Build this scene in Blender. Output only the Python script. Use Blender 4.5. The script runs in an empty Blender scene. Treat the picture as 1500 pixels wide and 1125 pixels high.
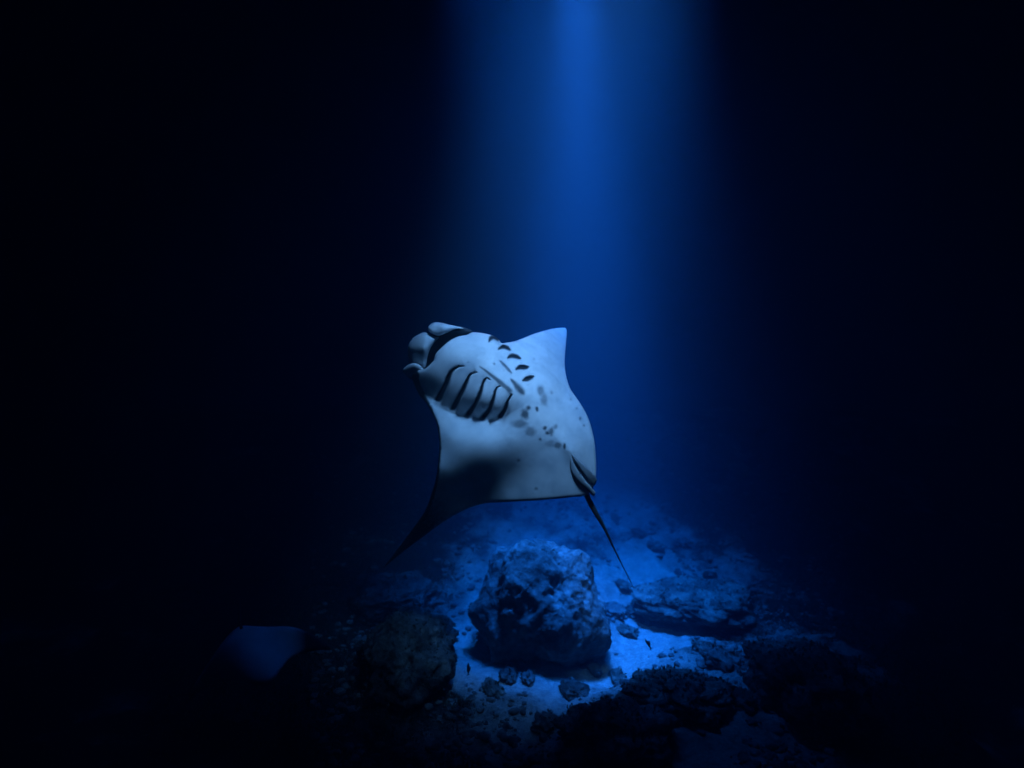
import bpy, bmesh, math, random
import numpy as np
from mathutils import Vector, noise, geometry

random.seed(7)
rng = np.random.default_rng(7)
scene = bpy.context.scene
col = scene.collection
R = math.radians

# ------------------------------------------------------------------ camera
F = 894.0            # focal length in photo pixels (photo 1500 x 1125)
CAM_H = 2.5          # metres above the sand
cam_d = bpy.data.cameras.new('camera')
cam_d.sensor_width = 36.0
cam_d.lens = 36.0 * F / 1500.0
cam_d.clip_end = 500.0
cam = bpy.data.objects.new('camera', cam_d)
col.objects.link(cam)
cam.location = (0, 0, CAM_H)
cam.rotation_euler = (R(90), 0, 0)
scene.camera = cam
cam_d.dof.use_dof = True
cam_d.dof.focus_distance = 4.3
cam_d.dof.aperture_fstop = 0.7

# ------------------------------------------------------------------ world: night, almost no light from above
world = bpy.data.worlds.new('World')
scene.world = world
world.use_nodes = True
wn = world.node_tree
bg = wn.nodes['Background']
sky = wn.nodes.new('ShaderNodeTexSky')
sky.sky_type = 'NISHITA'
sky.sun_disc = False
sky.sun_elevation = R(-6)
sky.sun_rotation = R(200)
wn.links.new(sky.outputs[0], bg.inputs[0])
bg.inputs[1].default_value = 0.0001

# ------------------------------------------------------------------ lamps: the flood lamp above (the beam), side spots added to taper it, and the diver's lamp on the ray
def spot(name, loc, aim, energy, color, size, radius):
    ld = bpy.data.lights.new(name, 'SPOT')
    ld.energy = energy
    ld.color = color
    ld.spot_size = R(size)
    ld.spot_blend = 1.0
    ld.shadow_soft_size = radius
    o = bpy.data.objects.new(name, ld)
    col.objects.link(o)
    o.location = loc
    o.rotation_euler = (Vector(aim) - Vector(loc)).to_track_quat('-Z', 'Y').to_euler()
    return o
FL = (0.62, 5.75, 6.62)
spot('flood_lamp_spill', FL, (0.64, 5.8, 0.0), 230, (0.03, 0.26, 1.0), 112, .30)
spot('flood_lamp', (0.62, 5.75, 7.3), (1.02, 7.0, 0.0), 13000, (0.01, 0.28, 1.0), 40, .9)
spot('flood_lamp_core', FL, (0.74, 6.1, 0.0), 10500, (0.08, 0.30, 1.0), 27, .25)
for lx in (-0.30, 1.54):   # added side spots, turned inwards so the beam narrows downwards
    spot('added_beam_spot', (lx, 5.75, 7.2), (0.66 + (.66 - lx) * .12, 6.5, 1.0), 5600, (0.01, 0.28, 1.0), 30, .55)
spot('dive_lamp', (0.55, 2.4, 5.2), (0.13, 4.45, 2.70), 1330, (0.54, 0.65, 1.0), 41, .30)

# ------------------------------------------------------------------ exposure and integrator
scene.view_settings.view_transform = 'Standard'
scene.view_settings.look = 'None'
scene.view_settings.exposure = 0.0
scene.view_settings.gamma = 1.0
scene.render.engine = 'CYCLES'
scene.cycles.max_bounces = 6
scene.cycles.diffuse_bounces = 2
scene.cycles.volume_bounces = 1
scene.cycles.use_denoising = True
scene.cycles.use_adaptive_sampling = False

# ------------------------------------------------------------------ helpers
def px3(px, py, D):
    """a photo pixel at a given distance along the view axis, in metres"""
    return Vector((D * (px - 750.0) / F, D, CAM_H - D * (py - 562.5) / F))

def ground_px(px, py):
    D = CAM_H * F / (py - 562.5)
    return D * (px - 750.0) / F, D

def tag(o, label=None, cat=None, group=None, kind=None):
    if label: o['label'] = label
    if cat: o['category'] = cat
    if group: o['group'] = group
    if kind: o['kind'] = kind
    return o

def link(name, me, mat=None, parent=None):
    o = bpy.data.objects.new(name, me)
    col.objects.link(o)
    if mat is not None and len(me.materials) == 0:
        me.materials.append(mat)
    if parent is not None:
        o.parent = parent
        o.matrix_parent_inverse = parent.matrix_basis.inverted()
    return o

def mesh_from(verts, faces, attrs=None, smooth=True, name='mesh', angle=None):
    me = bpy.data.meshes.new(name)
    me.from_pydata([tuple(v) for v in verts], [], faces)
    me.update()
    if smooth:
        me.polygons.foreach_set('use_smooth', [True] * len(me.polygons))
    if angle: me.set_sharp_from_angle(angle=angle)
    for k, a in (attrs or {}).items():
        at = me.attributes.new(k, 'FLOAT', 'POINT')
        at.data.foreach_set('value', np.asarray(a, dtype=np.float32))
    return me

def catmull(pts, step=1.5, closed=True, corners=()):
    """smooth curve through points; indices in corners stay sharp"""
    P = np.array(pts, float)
    n = len(P)
    out = []
    for i in range(n if closed else n - 1):
        a, b = P[i], P[(i + 1) % n]
        p0 = P[(i - 1) % n] if (closed or i > 0) else a
        p3 = P[(i + 2) % n] if (closed or i < n - 2) else b
        if i in corners: p0 = a
        if (i + 1) % n in corners: p3 = b
        L = np.linalg.norm(b - a)
        m = max(1, int(L / step))
        ta, tb = (b - p0) * .5, (p3 - a) * .5
        for k in range(m):
            t = k / m
            out.append((2*t**3-3*t**2+1)*a + (t**3-2*t**2+t)*ta + (-2*t**3+3*t**2)*b + (t**3-t**2)*tb)
    if not closed: out.append(P[-1])
    return np.array(out)

def seg_dist(Q, poly, closed=True):
    """distance of every point of Q to a polyline, and the position 0..1 along it"""
    A = poly
    B = np.roll(poly, -1, 0) if closed else poly[1:]
    A = A if closed else poly[:-1]
    best = np.full(len(Q), 1e9); par = np.zeros(len(Q))
    for i in range(len(A)):
        d = B[i] - A[i]
        L2 = max(d @ d, 1e-9)
        t = np.clip(((Q - A[i]) @ d) / L2, 0, 1)
        e = Q - (A[i] + t[:, None] * d)
        r = np.hypot(e[:, 0], e[:, 1])
        m = r < best
        best[m] = r[m]; par[m] = ((i + t) / len(A))[m]
    return best, par

def inside(Q, poly):
    x, y = Q[:, 0], Q[:, 1]
    c = np.zeros(len(Q), bool)
    A, B = poly, np.roll(poly, -1, 0)
    for (x0, y0), (x1, y1) in zip(A, B):
        if y0 == y1: continue
        k = ((y0 > y) != (y1 > y)) & (x < (x1 - x0) * (y - y0) / (y1 - y0) + x0)
        c ^= k
    return c

class TPS:
    """thin plate spline height through control points (x, y, z)"""
    def __init__(self, pts, lam=0.0):
        P = np.array(pts, float); self.X = P[:, :2] / 100.0
        n = len(P)
        K = self.k(self.X, self.X) + lam * np.eye(n)
        T = np.c_[np.ones(n), self.X]
        M = np.block([[K, T], [T.T, np.zeros((3, 3))]])
        self.w = np.linalg.solve(M, np.r_[P[:, 2], 0, 0, 0])
    @staticmethod
    def k(A, B):
        r2 = ((A[:, None, :] - B[None]) ** 2).sum(2)
        return .5 * r2 * np.log(r2 + 1e-12)
    def __call__(self, Q):
        Q = Q / 100.0
        return self.k(Q, self.X) @ self.w[:-3] + np.c_[np.ones(len(Q)), Q] @ self.w[-3:]

def inflate(outline, step, zfun, thick, r_front, e_front, r_back, D0, pig=None):
    """closed body with the traced outline: a front sheet at depth zfun (photo-pixel units beyond D0),
    rounded towards the outline, and a back sheet thick units behind it"""
    xs = np.arange(outline[:, 0].min(), outline[:, 0].max(), step)
    ys = np.arange(outline[:, 1].min(), outline[:, 1].max(), step * .87)
    G = np.array([(x + (j % 2) * step * .5, y) for j, y in enumerate(ys) for x in xs])
    G = G[inside(G, outline)]
    d, _ = seg_dist(G, outline)
    G = G[d > step * .55]
    Q = np.vstack([outline, G])
    nb = len(outline)
    res = geometry.delaunay_2d_cdt([Vector(q) for q in Q], [(i, (i + 1) % nb) for i in range(nb)], [], 1, 1e-5)
    V = np.array([tuple(v) for v in res[0]]); T = res[2]
    d, _ = seg_dist(V, outline)
    d[d < 1e-3] = 0
    def rnd(d, r): return np.sqrt(np.clip(1 - (1 - np.minimum(d / r, 1)) ** 2, 0, 1))
    zf = zfun(V, d) + e_front * (1 - rnd(d, r_front))
    th = thick(V) if callable(thick) else thick
    zb = zfun(V, d * 0 + 99) + e_front + th * rnd(d, r_back)
    edge = d < 1e-3
    k = D0 / F
    front = [px3(x, y, D0 + z * k) for (x, y), z in zip(V, zf)]
    back, bi = [], np.zeros(len(V), int)
    for i in range(len(V)):
        if edge[i]: bi[i] = i
        else:
            bi[i] = len(front) + len(back)
            back.append(px3(V[i, 0], V[i, 1], D0 + max(zb[i], zf[i] + .4) * k))
    verts = front + back
    p = (pig(V, d) if pig is not None else np.zeros(len(V)))
    pa = np.r_[p, np.ones(len(back))]
    faces = []
    for t in T:
        a, b, c = t
        ar = (V[b,0]-V[a,0])*(V[c,1]-V[a,1])-(V[b,1]-V[a,1])*(V[c,0]-V[a,0])
        if ar > 0: a, b, c = a, c, b        # face towards the camera
        faces.append((a, b, c))
        if not (edge[a] and edge[b] and edge[c]):
            faces.append((int(bi[a]), int(bi[c]), int(bi[b])))
    return verts, faces, pa

# ------------------------------------------------------------------ materials
def new_mat(name):
    m = bpy.data.materials.new(name)
    m.use_nodes = True
    nt = m.node_tree
    return m, nt, nt.nodes['Principled BSDF']

def node(nt, typ, **kw):
    n = nt.nodes.new(typ)
    for k, v in kw.items():
        if isinstance(v, (int, float, tuple)) and k in n.inputs: n.inputs[k].default_value = v
        else: setattr(n, k, v)
    return n

def ramp(nt, fac, stops):
    r = nt.nodes.new('ShaderNodeValToRGB')
    r.color_ramp.elements[0].position = stops[0][0]; r.color_ramp.elements[0].color = (*stops[0][1], 1)
    r.color_ramp.elements[1].position = stops[-1][0]; r.color_ramp.elements[1].color = (*stops[-1][1], 1)
    for p, c in stops[1:-1]:
        e = r.color_ramp.elements.new(p); e.color = (*c, 1)
    nt.links.new(fac, r.inputs[0])
    return r

def skin_material():
    m, nt, b = new_mat('ray_skin')
    at = node(nt, 'ShaderNodeAttribute', attribute_name='pig')
    tc = node(nt, 'ShaderNodeTexCoord')
    n1 = node(nt, 'ShaderNodeTexNoise', Scale=9.0, Detail=5.0, Roughness=.6)
    n2 = node(nt, 'ShaderNodeTexNoise', Scale=160.0, Detail=3.0, Roughness=.6)
    for n in (n1, n2): nt.links.new(tc.outputs['Object'], n.inputs['Vector'])
    pale = ramp(nt, n1.outputs[0], [(.3, (.54, .59, .64)), (.5, (.70, .73, .76)), (.7, (.78, .80, .82))])
    mix = node(nt, 'ShaderNodeMix', data_type='RGBA')
    nt.links.new(at.outputs['Fac'], mix.inputs['Factor'])
    nt.links.new(pale.outputs[0], mix.inputs['A'])
    mix.inputs['B'].default_value = (.018, .022, .03, 1)
    nt.links.new(mix.outputs['Result'], b.inputs['Base Color'])
    b.inputs['Roughness'].default_value = .62
    b.inputs['Specular IOR Level'].default_value = .25
    bu = node(nt, 'ShaderNodeBump', Strength=.12, Distance=.004)
    nt.links.new(n2.outputs[0], bu.inputs['Height'])
    nt.links.new(bu.outputs[0], b.inputs['Normal'])
    return m
SKIN = skin_material()

def rock_material(name, lo, hi, scale):
    m, nt, b = new_mat(name)
    tc = node(nt, 'ShaderNodeTexCoord')
    n1 = node(nt, 'ShaderNodeTexNoise', Scale=scale, Detail=9.0, Roughness=.68, Distortion=.4)
    n2 = node(nt, 'ShaderNodeTexNoise', Scale=scale * 7, Detail=6.0, Roughness=.7)
    v = node(nt, 'ShaderNodeTexVoronoi', Scale=scale * 9)
    for n in (n1, n2, v): nt.links.new(tc.outputs['Object'], n.inputs['Vector'])
    c = ramp(nt, n1.outputs[0], [(.36, lo), (.5, tuple((a + b_) / 2.6 for a, b_ in zip(lo, hi))), (.66, hi)])
    c2 = ramp(nt, n2.outputs[0], [(.35, (.45, .45, .45)), (.65, (1.35, 1.35, 1.35))])
    mix = node(nt, 'ShaderNodeMix', data_type='RGBA', blend_type='MULTIPLY')
    mix.inputs['Factor'].default_value = 1
    nt.links.new(c.outputs[0], mix.inputs['A']); nt.links.new(c2.outputs[0], mix.inputs['B'])
    nt.links.new(mix.outputs['Result'], b.inputs['Base Color'])
    b.inputs['Roughness'].default_value = .95
    b.inputs['Specular IOR Level'].default_value = .1
    ad = node(nt, 'ShaderNodeMath', operation='ADD')
    nt.links.new(n2.outputs[0], ad.inputs[0]); nt.links.new(v.outputs['Distance'], ad.inputs[1])
    bu = node(nt, 'ShaderNodeBump', Strength=.5, Distance=.025)
    nt.links.new(ad.outputs[0], bu.inputs['Height'])
    nt.links.new(bu.outputs[0], b.inputs['Normal'])
    return m
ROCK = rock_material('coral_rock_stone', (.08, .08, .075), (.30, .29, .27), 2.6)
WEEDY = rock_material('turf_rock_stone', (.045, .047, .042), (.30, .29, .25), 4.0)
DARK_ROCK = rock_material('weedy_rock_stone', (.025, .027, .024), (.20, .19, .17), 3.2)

def seabed_material():
    m, nt, b = new_mat('seabed_sand')
    at = node(nt, 'ShaderNodeAttribute', attribute_name='weed_and_shade')
    tc = node(nt, 'ShaderNodeTexCoord')
    n1 = node(nt, 'ShaderNodeTexNoise', Scale=3.2, Detail=10.0, Roughness=.7)
    n2 = node(nt, 'ShaderNodeTexNoise', Scale=38.0, Detail=6.0, Roughness=.7)
    for n in (n1, n2): nt.links.new(tc.outputs['Object'], n.inputs['Vector'])
    a = node(nt, 'ShaderNodeMath', operation='MULTIPLY_ADD')
    nt.links.new(n1.outputs[0], a.inputs[0]); a.inputs[1].default_value = 1.5
    nt.links.new(at.outputs['Fac'], a.inputs[2])
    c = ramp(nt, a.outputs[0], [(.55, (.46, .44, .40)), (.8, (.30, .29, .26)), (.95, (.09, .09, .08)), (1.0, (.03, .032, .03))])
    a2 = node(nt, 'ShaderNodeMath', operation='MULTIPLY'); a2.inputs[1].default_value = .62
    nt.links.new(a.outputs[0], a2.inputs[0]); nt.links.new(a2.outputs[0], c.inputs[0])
    n3 = node(nt, 'ShaderNodeTexNoise', Scale=9.0, Detail=8.0, Roughness=.75)
    nt.links.new(tc.outputs['Object'], n3.inputs['Vector'])
    av = node(nt, 'ShaderNodeMath', operation='MULTIPLY_ADD'); av.inputs[1].default_value = .5
    hv = node(nt, 'ShaderNodeMath', operation='MULTIPLY'); hv.inputs[1].default_value = .5
    nt.links.new(n3.outputs[0], hv.inputs[0]); nt.links.new(n2.outputs[0], av.inputs[0]); nt.links.new(hv.outputs[0], av.inputs[2])
    c2 = ramp(nt, av.outputs[0], [(.36, (.42, .42, .42)), (.6, (1.15, 1.15, 1.15))])
    mix = node(nt, 'ShaderNodeMix', data_type='RGBA', blend_type='MULTIPLY')
    mix.inputs['Factor'].default_value = 1
    nt.links.new(c.outputs[0], mix.inputs['A']); nt.links.new(c2.outputs[0], mix.inputs['B'])
    nt.links.new(mix.outputs['Result'], b.inputs['Base Color'])
    b.inputs['Roughness'].default_value = .95
    b.inputs['Specular IOR Level'].default_value = .1
    bu = node(nt, 'ShaderNodeBump', Strength=.8, Distance=.03)
    nt.links.new(n2.outputs[0], bu.inputs['Height'])
    nt.links.new(bu.outputs[0], b.inputs['Normal'])
    return m
SAND = seabed_material()

# ------------------------------------------------------------------ seabed
SAND_LINES = [  # clean sand channels between the growth, traced on the ground
    ([(690, 935), (700, 985), (745, 1000), (800, 1005), (850, 985), (905, 965), (945, 935), (950, 900)], .28),
    ([(800, 1000), (815, 1040), (795, 1060)], .22),
    ([(930, 905), (985, 900), (1010, 940)], .14),
    ([(870, 690), (900, 760), (905, 800)], .5),
    ([(930, 860), (960, 880), (940, 920)], .2),
]
SAND_W = []
for pts, w in SAND_LINES:
    SAND_W.append((np.array([ground_px(*p) for p in pts]), w))

def fbm(x, y, s, o=4, seed=0.0):
    return noise.fractal(Vector((x * s, y * s, seed)), .9, 2.1, o)

def axis(lo, hi, a, b, fine, grow=1.16):
    mid = list(np.arange(a, b, fine))
    right, st = [mid[-1] + fine], fine
    while right[-1] < hi: st *= grow; right.append(right[-1] + st)
    left, st = [mid[0] - fine], fine
    while left[-1] > lo: st *= grow; left.append(left[-1] - st)
    return np.array(left[::-1] + mid + right)

XS = axis(-60, 60, -2.6, 4.2, .035)
YS = axis(-20, 90, 3.3, 11.0, .035)
GX, GY = np.meshgrid(XS, YS)
gq = np.c_[GX.ravel(), GY.ravel()]
sand = np.zeros(len(gq))
for line, w in SAND_W:
    d, _ = seg_dist(gq, line, False)
    sand = np.maximum(sand, np.exp(-(d / w) ** 2))
def ground_h(x, y, s):
    h = .42 * .55 * math.log1p(math.exp((min(y, 11.5) - 7.1) / .55)) if y > 3 else 0
    h += .16 * fbm(x, y, .55, 3, 3.1) + .07 * fbm(x, y, 1.9, 4, 8.2) * (1 - .7 * s)
    h += (1 - .85 * s) * .045 * abs(fbm(x, y, 6.5, 4, 1.7)) - .05 * s
    return h
gz = np.array([ground_h(x, y, s) for (x, y), s in zip(gq, sand)])
weed_and_shade = np.array([.66 + .6 * fbm(x, y, 1.1, 4, 5.5) for x, y in gq]) * (1 - sand) - .25 * sand
weed_and_shade += .55 * np.clip((-.55 - gq[:, 0]) / .8, 0, 1) + .35 * np.clip((gq[:, 0] - 2.3) / 1.2, 0, 1)  # extra weed at both sides; the left one also paints in missing light
nx, ny = len(XS), len(YS)
gf = [(j*nx+i, j*nx+i+1, (j+1)*nx+i+1, (j+1)*nx+i) for j in range(ny-1) for i in range(nx-1)]
me = mesh_from(np.c_[gq, gz], gf, {'weed_and_shade': weed_and_shade}, True, 'seabed')
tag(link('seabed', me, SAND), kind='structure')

def gz_at(x, y):
    s = 0.0
    for line, w in SAND_W:
        d, _ = seg_dist(np.array([[x, y]]), line, False)
        s = max(s, math.exp(-(d[0] / w) ** 2))
    return ground_h(x, y, s)

def ground_hit(px, py):
    """where the view ray through a pixel meets the ground"""
    D = 3.0
    while D < 25:
        p = px3(px, py, D)
        if p.z <= gz_at(p.x, p.y): break
        D += .03
    return p.x, p.y

# ------------------------------------------------------------------ rocks
def rock_mesh(size, seed, sub=5, rough=.22, undercut=0.0, fine=.05, box=.1):
    bm = bmesh.new()
    bmesh.ops.create_icosphere(bm, subdivisions=sub, radius=1.0)
    o = Vector((seed * 7.3, seed * 3.1, seed * 1.7))
    for v in bm.verts:
        n = v.co.normalized()
        p = n * 1.0
        m = max(abs(p.x), abs(p.y), abs(p.z))
        p = p.lerp(p / m, box)
        r = 1 + rough * noise.fractal(n * 1.6 + o, .9, 2.1, 3)
        r += fine * (1.2 - 2.2 * abs(noise.fractal(n * 4.2 + o, .75, 2.2, 5)))
        r -= fine * .5 * abs(noise.noise(n * 17 + o))
        p *= r
        if undercut:
            t = 1 - .16 * p.z
            p.x *= t; p.y *= t
            if p.z < -.25:
                k = 1 - undercut * min(1, (-.25 - p.z) / .5)
                p.x *= .6 + .4 * k; p.y *= k if p.y < 0 else 1
        v.co = Vector((p.x * size[0], p.y * size[1], p.z * size[2]))
    me = bpy.data.meshes.new('rock')
    bm.to_mesh(me); bm.free()
    me.polygons.foreach_set('use_smooth', [True] * len(me.polygons))
    return me

def rock(name, label, px, py_base, w_px, h, depth, seed, mat, rz=0.0, tilt=(0, 0), group=None, sub=5, sink=.35, undercut=0.0, rough=.3, fine=.09, box=.1):
    """a rock whose foot meets the ground at the traced pixel"""
    gx, gy = ground_hit(px, py_base)
    w = w_px * gy / F / 2
    cy = gy + depth * .7
    cx = gx * (cy / gy)
    me = rock_mesh((w, depth, h), seed, sub, rough, undercut, fine, box)
    me.materials.append(mat)
    o = bpy.data.objects.new(name, me); col.objects.link(o)
    o.location = (cx, cy, gz_at(cx, cy) + h * (1 - sink))
    o.rotation_euler = (tilt[0], tilt[1], rz)
    tag(o, label, 'rock', group)
    return o

rock('boulder', 'big square coral boulder with pale flat top, under the ray, on bright sand', 790, 966, 190, .57, .54, 3.3, ROCK,
     rz=.2, tilt=(.03, .09), sub=6, sink=.3, undercut=.2, rough=.2, fine=.04, box=.3)
rock('reef_rock', 'low dark weedy ridge to the right of the boulder, beyond the tail tip', 1015, 925, 170, .17, .5, 5.1, WEEDY, sink=.6)
rock('reef_rock', 'dark rounded weedy mound bordering the sand in front of the boulder', 905, 1120, 165, .15, .30, 31.7, WEEDY, rz=.5, sink=.6, rough=.5, box=0)
rock('reef_rock', 'dark lump at the right of the sand, joined to the rounded mound', 1000, 1055, 135, .12, .30, 41.3, WEEDY, rz=-.4, sink=.6, rough=.5, box=0)
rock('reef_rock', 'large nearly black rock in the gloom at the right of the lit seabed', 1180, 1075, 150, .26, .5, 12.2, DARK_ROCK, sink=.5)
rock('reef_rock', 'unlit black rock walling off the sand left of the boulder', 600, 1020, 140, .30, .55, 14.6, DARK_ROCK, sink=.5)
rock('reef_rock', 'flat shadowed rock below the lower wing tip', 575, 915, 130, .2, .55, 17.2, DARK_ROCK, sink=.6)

SMALL = [('small dark rock lying on the bright sand in front of the boulder', 'small rocks in front of the boulder',
          [(773,1003,16),(745,1000,20),(722,1022,26),(868,992,16),(840,1022,24),(905,1002,20),(800,1078,26)]),
         ('small weedy rock at the right foot of the boulder', 'small rocks beside the boulder',
          [(946,915,14),(918,932,18),(897,905,26),(925,905,20),(912,868,16)]),
         ('small dark rock on the slope beyond the ray and its tail tip', 'small rocks on the slope',
          [(1000,800,16),(935,790,14),(960,812,18),(900,765,10),(1040,850,18)]),
         ('small dark rock in the dim rubble beyond the weedy ridge', 'small rocks in the dim rubble',
          [(1030,960,22),(1055,985,26),(1080,1040,30),(1120,985,24)])]
i = 0
for label, grp, spots in SMALL:
    for px, py, w in spots:
        i += 1
        rock('small_rock', label, px, py, w * random.uniform(.9, 1.5), .022 + .0008 * w + .02 * random.random(), (.05 + .003 * w) * random.uniform(.7, 1.3), 20 + i * 1.37, (WEEDY, ROCK, DARK_ROCK)[i % 3],
             rz=random.random() * .6, group=grp, sub=4, sink=random.uniform(.55, .9), rough=.5, fine=.16)

# coral rubble too small to pick apart
rv, rf = [], []
bmr = bmesh.new(); bmesh.ops.create_icosphere(bmr, subdivisions=2, radius=1.0)
unit = [v.co.copy() for v in bmr.verts]; uf = [[v.index for v in f.verts] for f in bmr.faces]; bmr.free()
shapes = []
for k in range(10):
    o = Vector((k * 3.7, k * 1.9, 0.4))
    shapes.append([u * (1 + .45 * noise.fractal(u * 1.5 + o, .9, 2.1, 3)) for u in unit])
tries = 0; count = 0
while count < 5200 and tries < 60000:
    tries += 1
    y = 3.6 + 7.4 * random.random() ** 1.4
    x = random.uniform(-.55, .9) * y * .6
    sd = 0.0
    for line, w in SAND_W:
        d, _ = seg_dist(np.array([[x, y]]), line, False)
        sd = max(sd, math.exp(-(d[0] / w) ** 2))
    if random.random() < sd * 1.25 or fbm(x, y, 1.3, 3, 5.5) < random.uniform(-.5, .15): continue
    r = .008 + .036 * random.random() ** 3.5
    g = ground_h(x, y, sd)
    an = random.random() * 6.28; ca, sa = math.cos(an), math.sin(an)
    sx, sy, sz = r * random.uniform(.8, 1.5), r * random.uniform(.7, 1.2), r * random.uniform(.4, .8)
    o = len(rv)
    for u in random.choice(shapes):
        ux, uy = u.x * sx, u.y * sy
        rv.append((x + ux * ca - uy * sa, y + ux * sa + uy * ca, g + u.z * sz + sz * .3))
    rf += [tuple(i + o for i in f) for f in uf]
    count += 1
me = mesh_from(rv, rf, None, True, 'rubble')
tag(link('rubble', me, ROCK), 'loose coral rubble strewn over the seabed', None, kind='stuff')

# ------------------------------------------------------------------ short algae turf on the rocks and the weedy ground
def weed_material():
    m, nt, b = new_mat('algae')
    g = node(nt, 'ShaderNodeNewGeometry')
    c = ramp(nt, g.outputs['Random Per Island'], [(0, (.02, .026, .018)), (.6, (.07, .075, .05)), (1, (.16, .15, .11))])
    nt.links.new(c.outputs[0], b.inputs['Base Color'])
    b.inputs['Roughness'].default_value = .9
    b.inputs['Specular IOR Level'].default_value = .1
    return m
tv_, tf_ = [], []
def tuft(p, n, h):
    for k in range(5):
        d = (n + Vector((random.uniform(-1, 1), random.uniform(-1, 1), random.uniform(-.3, .8))) * .8).normalized()
        s_ = d.cross(Vector((random.uniform(-1, 1), random.uniform(-1, 1), random.uniform(-1, 1)))).normalized()
        w = h * random.uniform(.12, .3); L = h * random.uniform(.5, 1.2)
        o = len(tv_)
        q = p + s_ * random.uniform(-.5, .5) * h
        tv_.extend([q - s_ * w * .5, q + s_ * w * .5, q + d * L * .6 + s_ * w * .7, q + d * L, q + d * L * .6 - s_ * w * .7])
        tf_.append((o, o + 1, o + 2, o + 3, o + 4))
bpy.context.view_layer.update()
for o in list(col.objects):
    if o.name.startswith(('reef_rock', 'small_rock', 'boulder')):
        big = not o.name.startswith('small')
        M = o.matrix_world
        vs = o.data.vertices
        cnt = (900 if o.name.startswith('reef') else 260) if big else 40
        for _ in range(cnt):
            v = vs[random.randrange(len(vs))]
            n = (M.to_3x3() @ v.normal).normalized()
            if n.z < -.2: continue
            if o.name.startswith('boulder') and noise.noise(v.co * 3.1) < .05: continue
            tuft(M @ v.co, n, random.uniform(.01, .032))
order = rng.permutation(len(gq))
made = 0
for i in order:
    x, y = gq[i]
    if not (3.4 < y < 9.5 and -.6 * y < x < .75 * y): continue
    if weed_and_shade[i] + .3 * noise.noise(Vector((x * 5, y * 5, 2))) < .7: continue
    tuft(Vector((x, y, gz[i])), Vector((0, 0, 1)), random.uniform(.012, .042))
    made += 1
    if made > 16000: break
me = mesh_from(tv_, tf_, None, False, 'algae_turf')
tag(link('algae_turf', me, weed_material()), 'short algae turf over rocks and seabed', None, kind='stuff')

# ------------------------------------------------------------------ manta ray
D0 = 4.2
def smin(a, b, k):
    m = np.minimum(a, b)
    return m - k * np.log(np.exp(-(a - m) / k) + np.exp(-(b - m) / k))

BODY = [(862,724.5),(868,716),(872,705),(873.5,690),(873,670),(870,642),(862,613),(850,591),(836,570),(829.5,551),(827,531),
        (829,502),(830.3,486),(828,480.2),(816,480.6),(799,484),(780,490),(765,496),(753,500),(742,502),(734,502.5),(731.5,498.5),(727,494),(721,491.2),
        (706,487.8),(691.5,486.6),(683,490.8),(671,493),(657.7,499.6),(646,509.9),(638,518.7),(635.5,528),(628,536),(622.5,540.5),
        (613,543),(604,549),(606,558),(610,568),(618,582),(623,589),(630,600),(637,613),(641.5,628),(643.5,656),(639,698),(632,723),(621,751),
        (596,786),(568,823),(560.3,833.2),(596,804),(624,783),(652,763),(680,747.5),(708,738),(740,735.6),(780,733.6),(812,731),(833,728.6),(853,727)]
out = catmull(BODY, 1.6, True, corners=(13, 20, 25, 33, 49, 0))

W = TPS([(760,570,12),(800,615,2),(835,660,0),(860,720,6),(690,540,62),(650,560,92),(720,500,85),
         (640,598,76),(663,606,64),(685,613,52),(706,616,40),(733,616,27),
         (660,640,44),(660,680,45),(705,645,20),(705,670,23),(748,640,6),(748,665,10),(646,685,53),
         (705,692,37),(705,715,55),(706,736,69),(748,690,22),(748,715,31),(748,734,34),(795,660,1),(795,690,5),(795,731,8),(830,727,2),(656,714,66),
         (634,736,90),(600,795,155),(562,831,195),
         (850,640,18),(868,660,26),(872,695,18),(845,600,50),(835,570,85),(810,560,50),(800,530,82),(780,545,38),
         (760,530,45),(745,510,78),(775,495,112),(800,487,146),(828,481,196),(828,510,162),(827,535,132),
         (642,628,64),(643.5,656,57),(640,700,63),(600,540,100)])
GPOLY = np.array([(691,486),(706,487),(722,490),(735,500),(750,520),(775,555),(785,575),(770,590),(745,605),(735,614.5),(706,614),
                  (685,611),(663,604),(640,595),(620,586),(604,560),(604,545),(622,540),(640,520),(660,498)], float)
G = TPS([(650,510,52),(690,512,40),(720,530,26),(760,572,13),(790,590,12),
         (706,490,60),(691,488,66),(728,497,62),(722,506,44),(738,508,62),(752,522,54),(767,540,38),(780,560,26),
         (640,530,54),(628,548,64),(610,558,82),(618,580,98),
         (664,546,42),(650,580,64),(640,593,80),(675,590,44),(663,603,64),(705,560,19),(700,598,30),(685,610,54),
         (706,613,42),(735,578,10),(728,602,18),(733,613,30),(748,600,16)])

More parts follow.
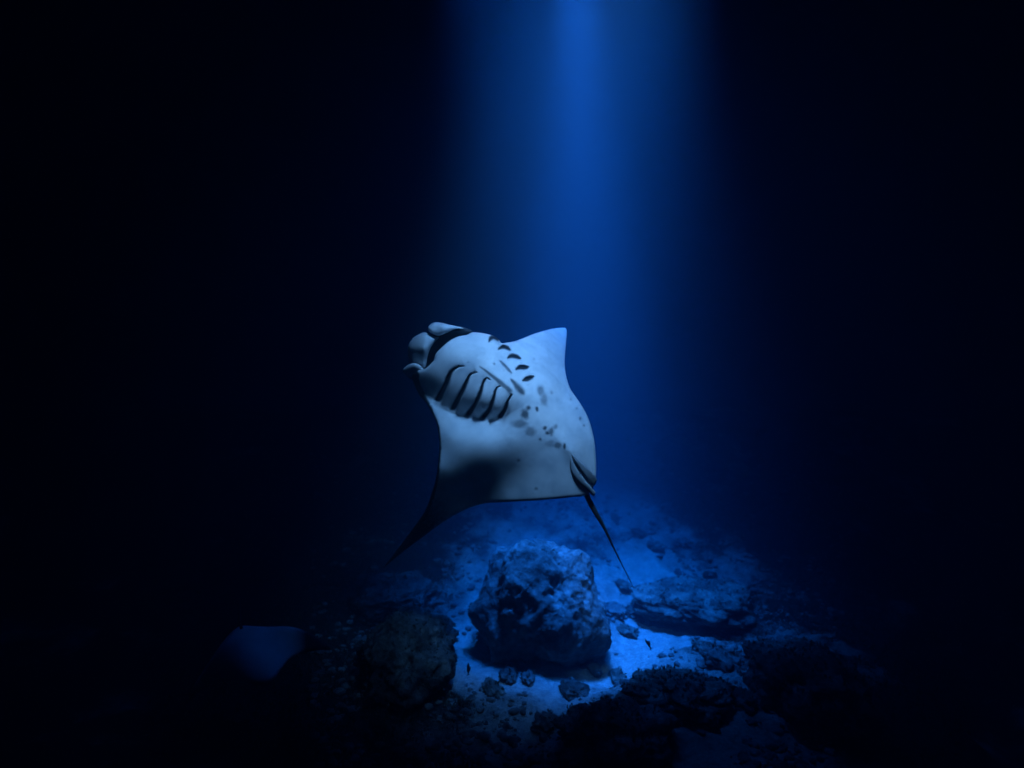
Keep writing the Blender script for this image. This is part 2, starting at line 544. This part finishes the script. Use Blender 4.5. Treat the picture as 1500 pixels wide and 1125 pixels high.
SLITS = [  # lower row: points, half widths
    ([(679,536),(668,539),(659,548),(653,563),(646,577),(640,590)], (.7, 2.6, 3.6, 5.6)),
    ([(698,545),(688.5,549.5),(682.7,561),(676.8,574),(668,590.5),(662,602)], (.7, 2.1, 3.2, 5.0)),
    ([(718,556.5),(712,554.6),(707,562.7),(703,576),(696,592),(684,609)], (.7, 1.9, 3.0, 4.8)),
    ([(733,565.6),(726.7,570),(722,586),(716,601),(706,612.5)], (.6, 1.7, 3.0, 4.6)),
    ([(750,577),(744,587.6),(740,599),(731,613)], (.5, 1.5, 3.0, 4.4)),
    # upper row, seen at a glancing angle
    ([(716.5,500),(719,495.5),(723.5,494),(728,496.5),(730.5,500)], (1.2, 3.4, 3.4, 1.6)),
    ([(730,512),(736,508.5),(742,509.5),(748.5,514)], (.9, 2.9, 2.7, .8)),
    ([(743.5,525),(749,521.8),(756,522.8),(763,526)], (1.0, 3.1, 2.9, 1.0)),
    ([(756,541),(762,538.2),(769,538.5),(774.5,538)], (1.1, 3.2, 3.1, 1.3)),
    ([(766,557.5),(772,555.5),(777,553.5),(782.5,551.5)], (1.1, 3.4, 2.9, .9)),
]
SLIT_C = [(catmull(p, 1.5, False), w) for p, w in SLITS]
STREAKS = [([(703,537),(712,543.5),(720,550),(734,561),(747,572)], (.8, 2.2, 3.2, 3.4), .85),
           ([(732,528),(740,536),(749,546)], (.9, 2.2, 2.2, 1.2), .85),
           ([(748,555),(756,564),(765,575)], (.9, 3.0, 4.4, 3.8), .9)]
SPOTS = [(724,533,2,1.6,.6),(685.7,530.7,1.3,1,.8),(792,572,5,8,.55),(797,585,5.5,10,.5),(774,597.7,3.2,3.4,.8),(786.7,599,2.4,4,.85),(769,607,6,8,.75),
         (761,621,11,6,.55),(777,632,8,7,.5),(798,626.7,3,3,.8),(801.6,634,3,3,.85),(807.6,632,4,6,.7),(791.5,643.5,2.4,2.2,.7),
         (813.6,625,3,4,.5),(817,652,6,5,.6),(827,653.6,2,4.5,.85),(805,650,8,5,.35),(849.6,613,1.6,2.6,.75),(845,598,1.5,1.6,.6),(855.6,623,1.6,1.9,.75),
         (836,585,2.2,2,.4),(759.6,674,2.6,2.4,.6),(649,646,1.5,1.6,.45),(785,716,3,2.2,.5),(782.4,525.7,.9,1.1,.9),(779,521,.7,.7,.7),
         (808,575,2,2.6,.45),(738,543,1,2.6,.5),(720,582,1.8,2.4,.35)]

def slit_field(V):
    """how far inside a gill slit each point lies (0..1), the raised flap edge behind it and the dip in front of it"""
    s = np.zeros(len(V)); lip = np.zeros(len(V)); dip = np.zeros(len(V))
    for j, (c, w) in enumerate(SLIT_C):
        d, t = seg_dist(V, c, False)
        hw = np.interp(t, np.linspace(0, 1, len(w)), w)
        i = np.clip((t * (len(c) - 1)).astype(int), 0, len(c) - 2)
        e = c[i + 1] - c[i]; q = V - c[i]
        front = (e[:, 0] * q[:, 1] - e[:, 1] * q[:, 0]) > 0
        mid = np.sin(np.pi * np.clip(t, 0, 1)) ** .6
        s = np.maximum(s, np.clip(1.35 - d / hw, 0, 1) * np.clip((1.04 - t) / .16, 0, 1))
        if j < 5:
            lip = np.maximum(lip, np.where(front, 0, np.exp(-((d - hw * 1.7) / 3.0) ** 2) * (d > hw) * mid))
            dip = np.maximum(dip, np.where(front, np.exp(-d / 7.0) * mid, 0))
        else:
            lip = np.maximum(lip, .6 * np.exp(-((d - hw * 1.9) / 2.2) ** 2) * (d > hw) * mid)
    return np.clip(s * 1.5, 0, 1), lip, dip

def body_z(V, d):
    zw, zg = W(V), G(V)
    gi = inside(V, GPOLY)
    dg, _ = seg_dist(V, GPOLY)
    zg = zg + np.where(gi, 0, dg * 1.6)
    z = smin(zw, zg, 2.5)
    s, lip, ramp_in = slit_field(V)
    z = z + 6.0 * s - 2.2 * lip + 7.0 * ramp_in
    # ridges of the pelvic region
    dm, _ = seg_dist(V, np.array([(800, 612), (838, 662), (862, 722)], float), False)
    z = z - 5 * np.exp(-(dm / 9) ** 2) * np.clip((V[:, 1] - 630) / 30, 0, 1)
    return z

LEAD = np.array([(604,549),(606,558),(610,568),(618,582),(630,600),(637,613),(641.5,628),(643.5,656),(639,698),(632,723),(621,751),(596,786),(560,833)], float)
def body_pig(V, d):
    p = np.zeros(len(V))
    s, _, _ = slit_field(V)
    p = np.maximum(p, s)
    wob = np.array([noise.noise(Vector((x * .35, y * .35, 1.3))) for x, y in V])
    for c, w, a in STREAKS:
        dd, t = seg_dist(V, catmull(c, 2, False), False)
        hw = np.interp(t, np.linspace(0, 1, len(w)), w)
        p = np.maximum(p, a * np.clip(1.5 - dd / hw + .35 * wob, 0, 1))
    for x, y, rx, ry, a in SPOTS:
        q = np.hypot((V[:, 0] - x) / rx, (V[:, 1] - y) / ry)
        p = np.maximum(p, min(.95, a * 1.1) * np.clip((1.3 - q + .4 * wob) / .7, 0, 1))
    # dark leading margin and dark outer part of the lower wing
    dl, t = seg_dist(V, LEAD, False)
    lw = np.interp(t, [0, .3, .38, .6, .8, 1], [10, 5, 2.4, 3.2, 6, 12])
    p = np.maximum(p, np.clip((lw + 1.2 * wob - dl) / 2.0 + .5, 0, 1))
    tip = np.clip(((V - np.array([655, 735])) @ np.array([-.62, .78])) / 45 + .3 * wob, 0, 1)
    p = np.maximum(p, tip)
    return p

def body_thick(V):
    dm, _ = seg_dist(V, np.array([(640, 520), (702, 517), (762, 568), (810, 625), (862, 722)], float), False)
    return 7 + 58 * np.exp(-(dm / 42) ** 2)

def tube(pts, radii, segs=10, sub=5):
    P = catmull([tuple(p) for p in pts], .03, False)
    T = np.linspace(0, 1, len(P))
    rr = np.interp(T, np.linspace(0, 1, len(radii)), radii)
    verts, faces = [], []
    up = Vector((0, 1, 0))
    for i, p in enumerate(P):
        t = Vector(P[min(i + 1, len(P) - 1)] - P[max(i - 1, 0)]).normalized()
        a = t.cross(up).normalized(); b = t.cross(a)
        for k in range(segs):
            an = 2 * math.pi * k / segs
            verts.append(Vector(p) + (a * math.cos(an) + b * math.sin(an)) * rr[i])
    for i in range(len(P) - 1):
        for k in range(segs):
            k2 = (k + 1) % segs
            faces.append((i*segs+k, i*segs+k2, (i+1)*segs+k2, (i+1)*segs+k))
    faces.append(tuple(range(segs))[::-1]); n = (len(P) - 1) * segs
    faces.append(tuple(range(n, n + segs)))
    return verts, faces

def join(*parts):
    V, Fc, A = [], [], []
    for v, f, a in parts:
        o = len(V)
        V += list(v); Fc += [tuple(i + o for i in t) for t in f]; A += list(a)
    return V, Fc, A

k0 = D0 / F
base = px3(760, 600, D0 + 20 * k0)
ray = bpy.data.objects.new('manta_ray', None); col.objects.link(ray)
ray.location = base
ray.empty_display_size = .2
tag(ray, 'large manta ray rolling to show its white spotted belly, gill slits and open mouth', 'manta ray')

b1 = inflate(out, 1.5, body_z, body_thick, 5, 3, 30, D0, body_pig)
HEAD = [(692,486.6),(683,480.4),(668,477.8),(652,480),(636,488),(620,492),(608,502),(603,525),(602,545),(606,561),(619,584),(634,575),(648,545),(664,520),(682,500)]
hout = catmull(HEAD, 1.6)
HZ = TPS([(690,488,80),(668,480,78),(640,505,100),(610,500,96),(604,545,100),(619,583,112),(655,520,110),(640,540,110)])
b2 = inflate(hout, 2.0, lambda V, d: HZ(V), 26, 9, 8, 14, D0, lambda V, d: np.ones(len(V)) * .97)
tv, tf = tube([px3(856, 716, D0 + 14*k0), px3(861, 729, D0 + 12*k0), px3(872, 750, D0 + 14*k0), px3(885, 773, D0 + 18*k0), px3(905, 815, D0 + 26*k0), px3(928.5, 861, D0 + 36*k0)],
              [4.4*k0, 3.8*k0, 2.0*k0, 1.2*k0, .8*k0, .45*k0])
V, Fc, A = join(b1, b2, (tv, tf, np.full(len(tv), .9)))
link('body', mesh_from(V, Fc, {'pig': A}, True, 'ray_body', R(70)), SKIN, ray)

def lobe(name, outline, z, thick, r, e, pig, step=1.4, label=None):
    zf = TPS(z)
    v, f, a = inflate(catmull(outline, 1.3), step, lambda V, d: zf(V), thick, r, e, r, D0, pig)
    n = len(a)
    o = link(name, mesh_from(v, f, {'pig': a}, True, name, R(80)), SKIN, ray)
    if label: o['label'] = label
    return o

def fin_pig(V, d):
    return np.zeros(len(V)) + .06
lobe('cephalic_fin', [(626.8,482),(630,475.5),(638.5,472),(652,474),(668,477.8),(679,480.6),(668,482),(655,486.8),(647,490.6),(640,491.4),(632,488.5)],
     [(630,482,62),(648,480,56),(668,480,66),(640,488,60),(640,474,64)], 26, 7, 9, fin_pig)
lobe('cephalic_fin', [(597,511),(600,502),(606,494.5),(614,489.6),(622,487),(630,489.5),(637,493.4),(643,494.4),(636,502),(630,511),(626,524),(622.8,539),(614,535),(604,532.5),(599,524)],
     [(600,510,84),(608,497,78),(625,492,66),(640,496,66),(620,510,62),(628,515,63),(622,534,76),(606,527,88)], 30, 12, 14, fin_pig)
lobe('eye_knob', [(590,543.5),(593.5,537.5),(599,534),(607,532),(615,535),(620.5,541),(620,549),(614,556),(607,557.5),(598,553)],
     [(592,543,88),(605,540,78),(616,545,76),(606,555,92)], 26, 8, 10, lambda V, d: np.clip((V[:,1]-548)/8, .1, .9))
lobe('pelvic_fin', [(836.5,663),(845,671),(857,682),(868,693),(874.4,702),(870,711.5),(864,706),(855,694),(846,681),(839,671)],
     [(837,664,-6),(850,680,-8),(866,700,-4),(873,702,2),(868,710,0)], 5, 3, 3, lambda V, d: np.where(d < 1.2, .3, .62))
lobe('pelvic_fin', [(835.4,666),(834,674),(834.5,684),(838,694),(848,707),(859,716.5),(868.5,726.5),(872,721.5),(866,713),(857,703),(848,690),(840,675)],
     [(836,668,-5),(838,690,-4),(850,698,-7),(860,712,-6),(870,723,-3)], 4, 3.5, 3.5,
     lambda V, d: np.where((d < 1.7) & ((V[:,0]-V[:,1]*.72) < 349), .85, np.where(d < 1.0, .1, .34)))

# ------------------------------------------------------------------ second ray, deep in the dark
D1 = 4.3
RAY2 = [(351,917),(362,916.5),(390,918),(425,918),(452,926),(478,944),(486,952),(462,953),(430,962),(412,980),(398,998),(378,1004),(356,1000),(332,994),(312,997),(290,1012),(276,1024),(284,1004),(302,976),(322,946),(340,925)]
o2 = catmull(RAY2, 2.5, True, corners=(0, 6, 16))
Z2 = TPS([(352,918,46),(390,920,52),(425,920,60),(484,951,90),(430,955,50),(380,960,8),(400,990,4),(360,995,-12),(330,970,8),(300,985,20),(278,1022,40),(350,940,22)])
def pig2(V, d):
    q = np.clip((V[:, 1] - 985) / 25, 0, 1) * .5
    return np.maximum(q, np.clip((V[:, 0] - 428) / 20, 0, 1))
b3 = inflate(o2, 3.0, lambda V, d: Z2(V), lambda V: 5 + 26 * np.exp(-(np.hypot(V[:,0]-372, V[:,1]-958) / 34) ** 2), 7, 4, 24, D1, pig2)
k1 = D1 / F
tv, tf = tube([px3(354, 921, D1 + 6*k1), px3(351.5, 914, D1 + 6*k1), px3(350.5, 898, D1 + 8*k1), px3(351, 876, D1 + 14*k1)], [2.2*k1, 1.8*k1, 1.0*k1, .4*k1])
ray2 = bpy.data.objects.new('manta_ray', None); col.objects.link(ray2)
ray2.location = px3(370, 955, D1)
tag(ray2, 'faint second manta ray in the dark low on the left, tail up, barely lit', 'manta ray')
V, Fc, A = join(b3, (tv, tf, np.full(len(tv), .9)))
link('body', mesh_from(V, Fc, {'pig': A}, True, 'far_ray_body'), SKIN, ray2)

# ------------------------------------------------------------------ two small fish over the sand
def fish_skin():
    m, nt, b = new_mat('fish_skin')
    tc = node(nt, 'ShaderNodeTexCoord')
    n1 = node(nt, 'ShaderNodeTexNoise', Scale=40.0, Detail=3.0)
    nt.links.new(tc.outputs['Object'], n1.inputs['Vector'])
    c = ramp(nt, n1.outputs[0], [(.3, (.012, .014, .018)), (.7, (.03, .032, .036))])
    nt.links.new(c.outputs[0], b.inputs['Base Color'])
    b.inputs['Roughness'].default_value = .5
    return m
FISH = fish_skin()

def fin_mesh(pts, t=.0016):
    n = len(pts)
    v = [(x, -t, z) for x, z in pts] + [(x, t, z) for x, z in pts]
    f = [tuple(range(n)), tuple(range(2 * n - 1, n - 1, -1))] + [(i, i + n, (i + 1) % n + n, (i + 1) % n) for i in range(n)]
    return mesh_from(v, f, None, False, 'fin')

def fish(px, py, D, L, roll, label, deep=.15):
    """x runs from snout to tail; roll turns the fish in the picture plane"""
    root = bpy.data.objects.new('reef_fish', None); col.objects.link(root)
    root.empty_display_size = .05
    root.location = px3(px, py, D)
    root.rotation_euler = (0, roll, .25)
    tag(root, label, 'fish')
    prof = [(-.5, .004), (-.46, .03), (-.36, .075), (-.2, .12), (0, .13), (.16, .10), (.28, .055), (.36, .03)]
    vs, fs, sg = [], [], 12
    for x, r in prof:
        for k in range(sg):
            a = 2 * math.pi * k / sg
            vs.append((x * L, math.cos(a) * r * L * .55, math.sin(a) * r * L * (deep / .13)))
    for i in range(len(prof) - 1):
        for k in range(sg):
            k2 = (k + 1) % sg
            fs.append((i*sg+k, i*sg+k2, (i+1)*sg+k2, (i+1)*sg+k))
    fs.append(tuple(range(sg))[::-1]); n = (len(prof) - 1) * sg; fs.append(tuple(range(n, n + sg)))
    def part(name, me):
        o = bpy.data.objects.new(name, me); col.objects.link(o); me.materials.append(FISH); o.parent = root
    part('body', mesh_from(vs, fs, None, True, 'fish_body'))
    part('tail_fin', fin_mesh([(x * L, z * L) for x, z in ((.33, .03), (.5, .13), (.45, 0), (.5, -.13), (.33, -.03))]))
    part('dorsal_fin', fin_mesh([(x * L, z * L) for x, z in ((-.22, .12), (-.1, .2), (.1, .17), (.22, .08))]))
fish(686, 980, 5.0, .105, R(90), 'small dark fish hanging nose-up over the sand beside the black rock', .13)
fish(949.5, 943.5, 5.3, .115, R(57), 'slim dark fish slanting over the pale sand right of the boulder', .10)

# ------------------------------------------------------------------ water: the air of this place, blue and light-scattering
bm = bmesh.new()
bmesh.ops.create_cube(bm, size=1.0)
me = bpy.data.meshes.new('haze'); bm.to_mesh(me); bm.free()
hz = bpy.data.objects.new('haze', me); col.objects.link(hz)
hz.scale = (130, 118, 10.2)
hz.location = (0, 35, 3.7)
m = bpy.data.materials.new('sea_water'); m.use_nodes = True
nt = m.node_tree
nt.nodes.remove(nt.nodes['Principled BSDF'])
pv = nt.nodes.new('ShaderNodeVolumePrincipled')
pv.inputs['Density'].default_value = .26
pv.inputs['Color'].default_value = (.03, .085, .12, 1)
pv.inputs['Absorption Color'].default_value = (0.0, .19, .40, 1)
nt.links.new(pv.outputs[0], nt.nodes['Material Output'].inputs['Volume'])
me.materials.append(m)
tag(hz, kind='stuff')
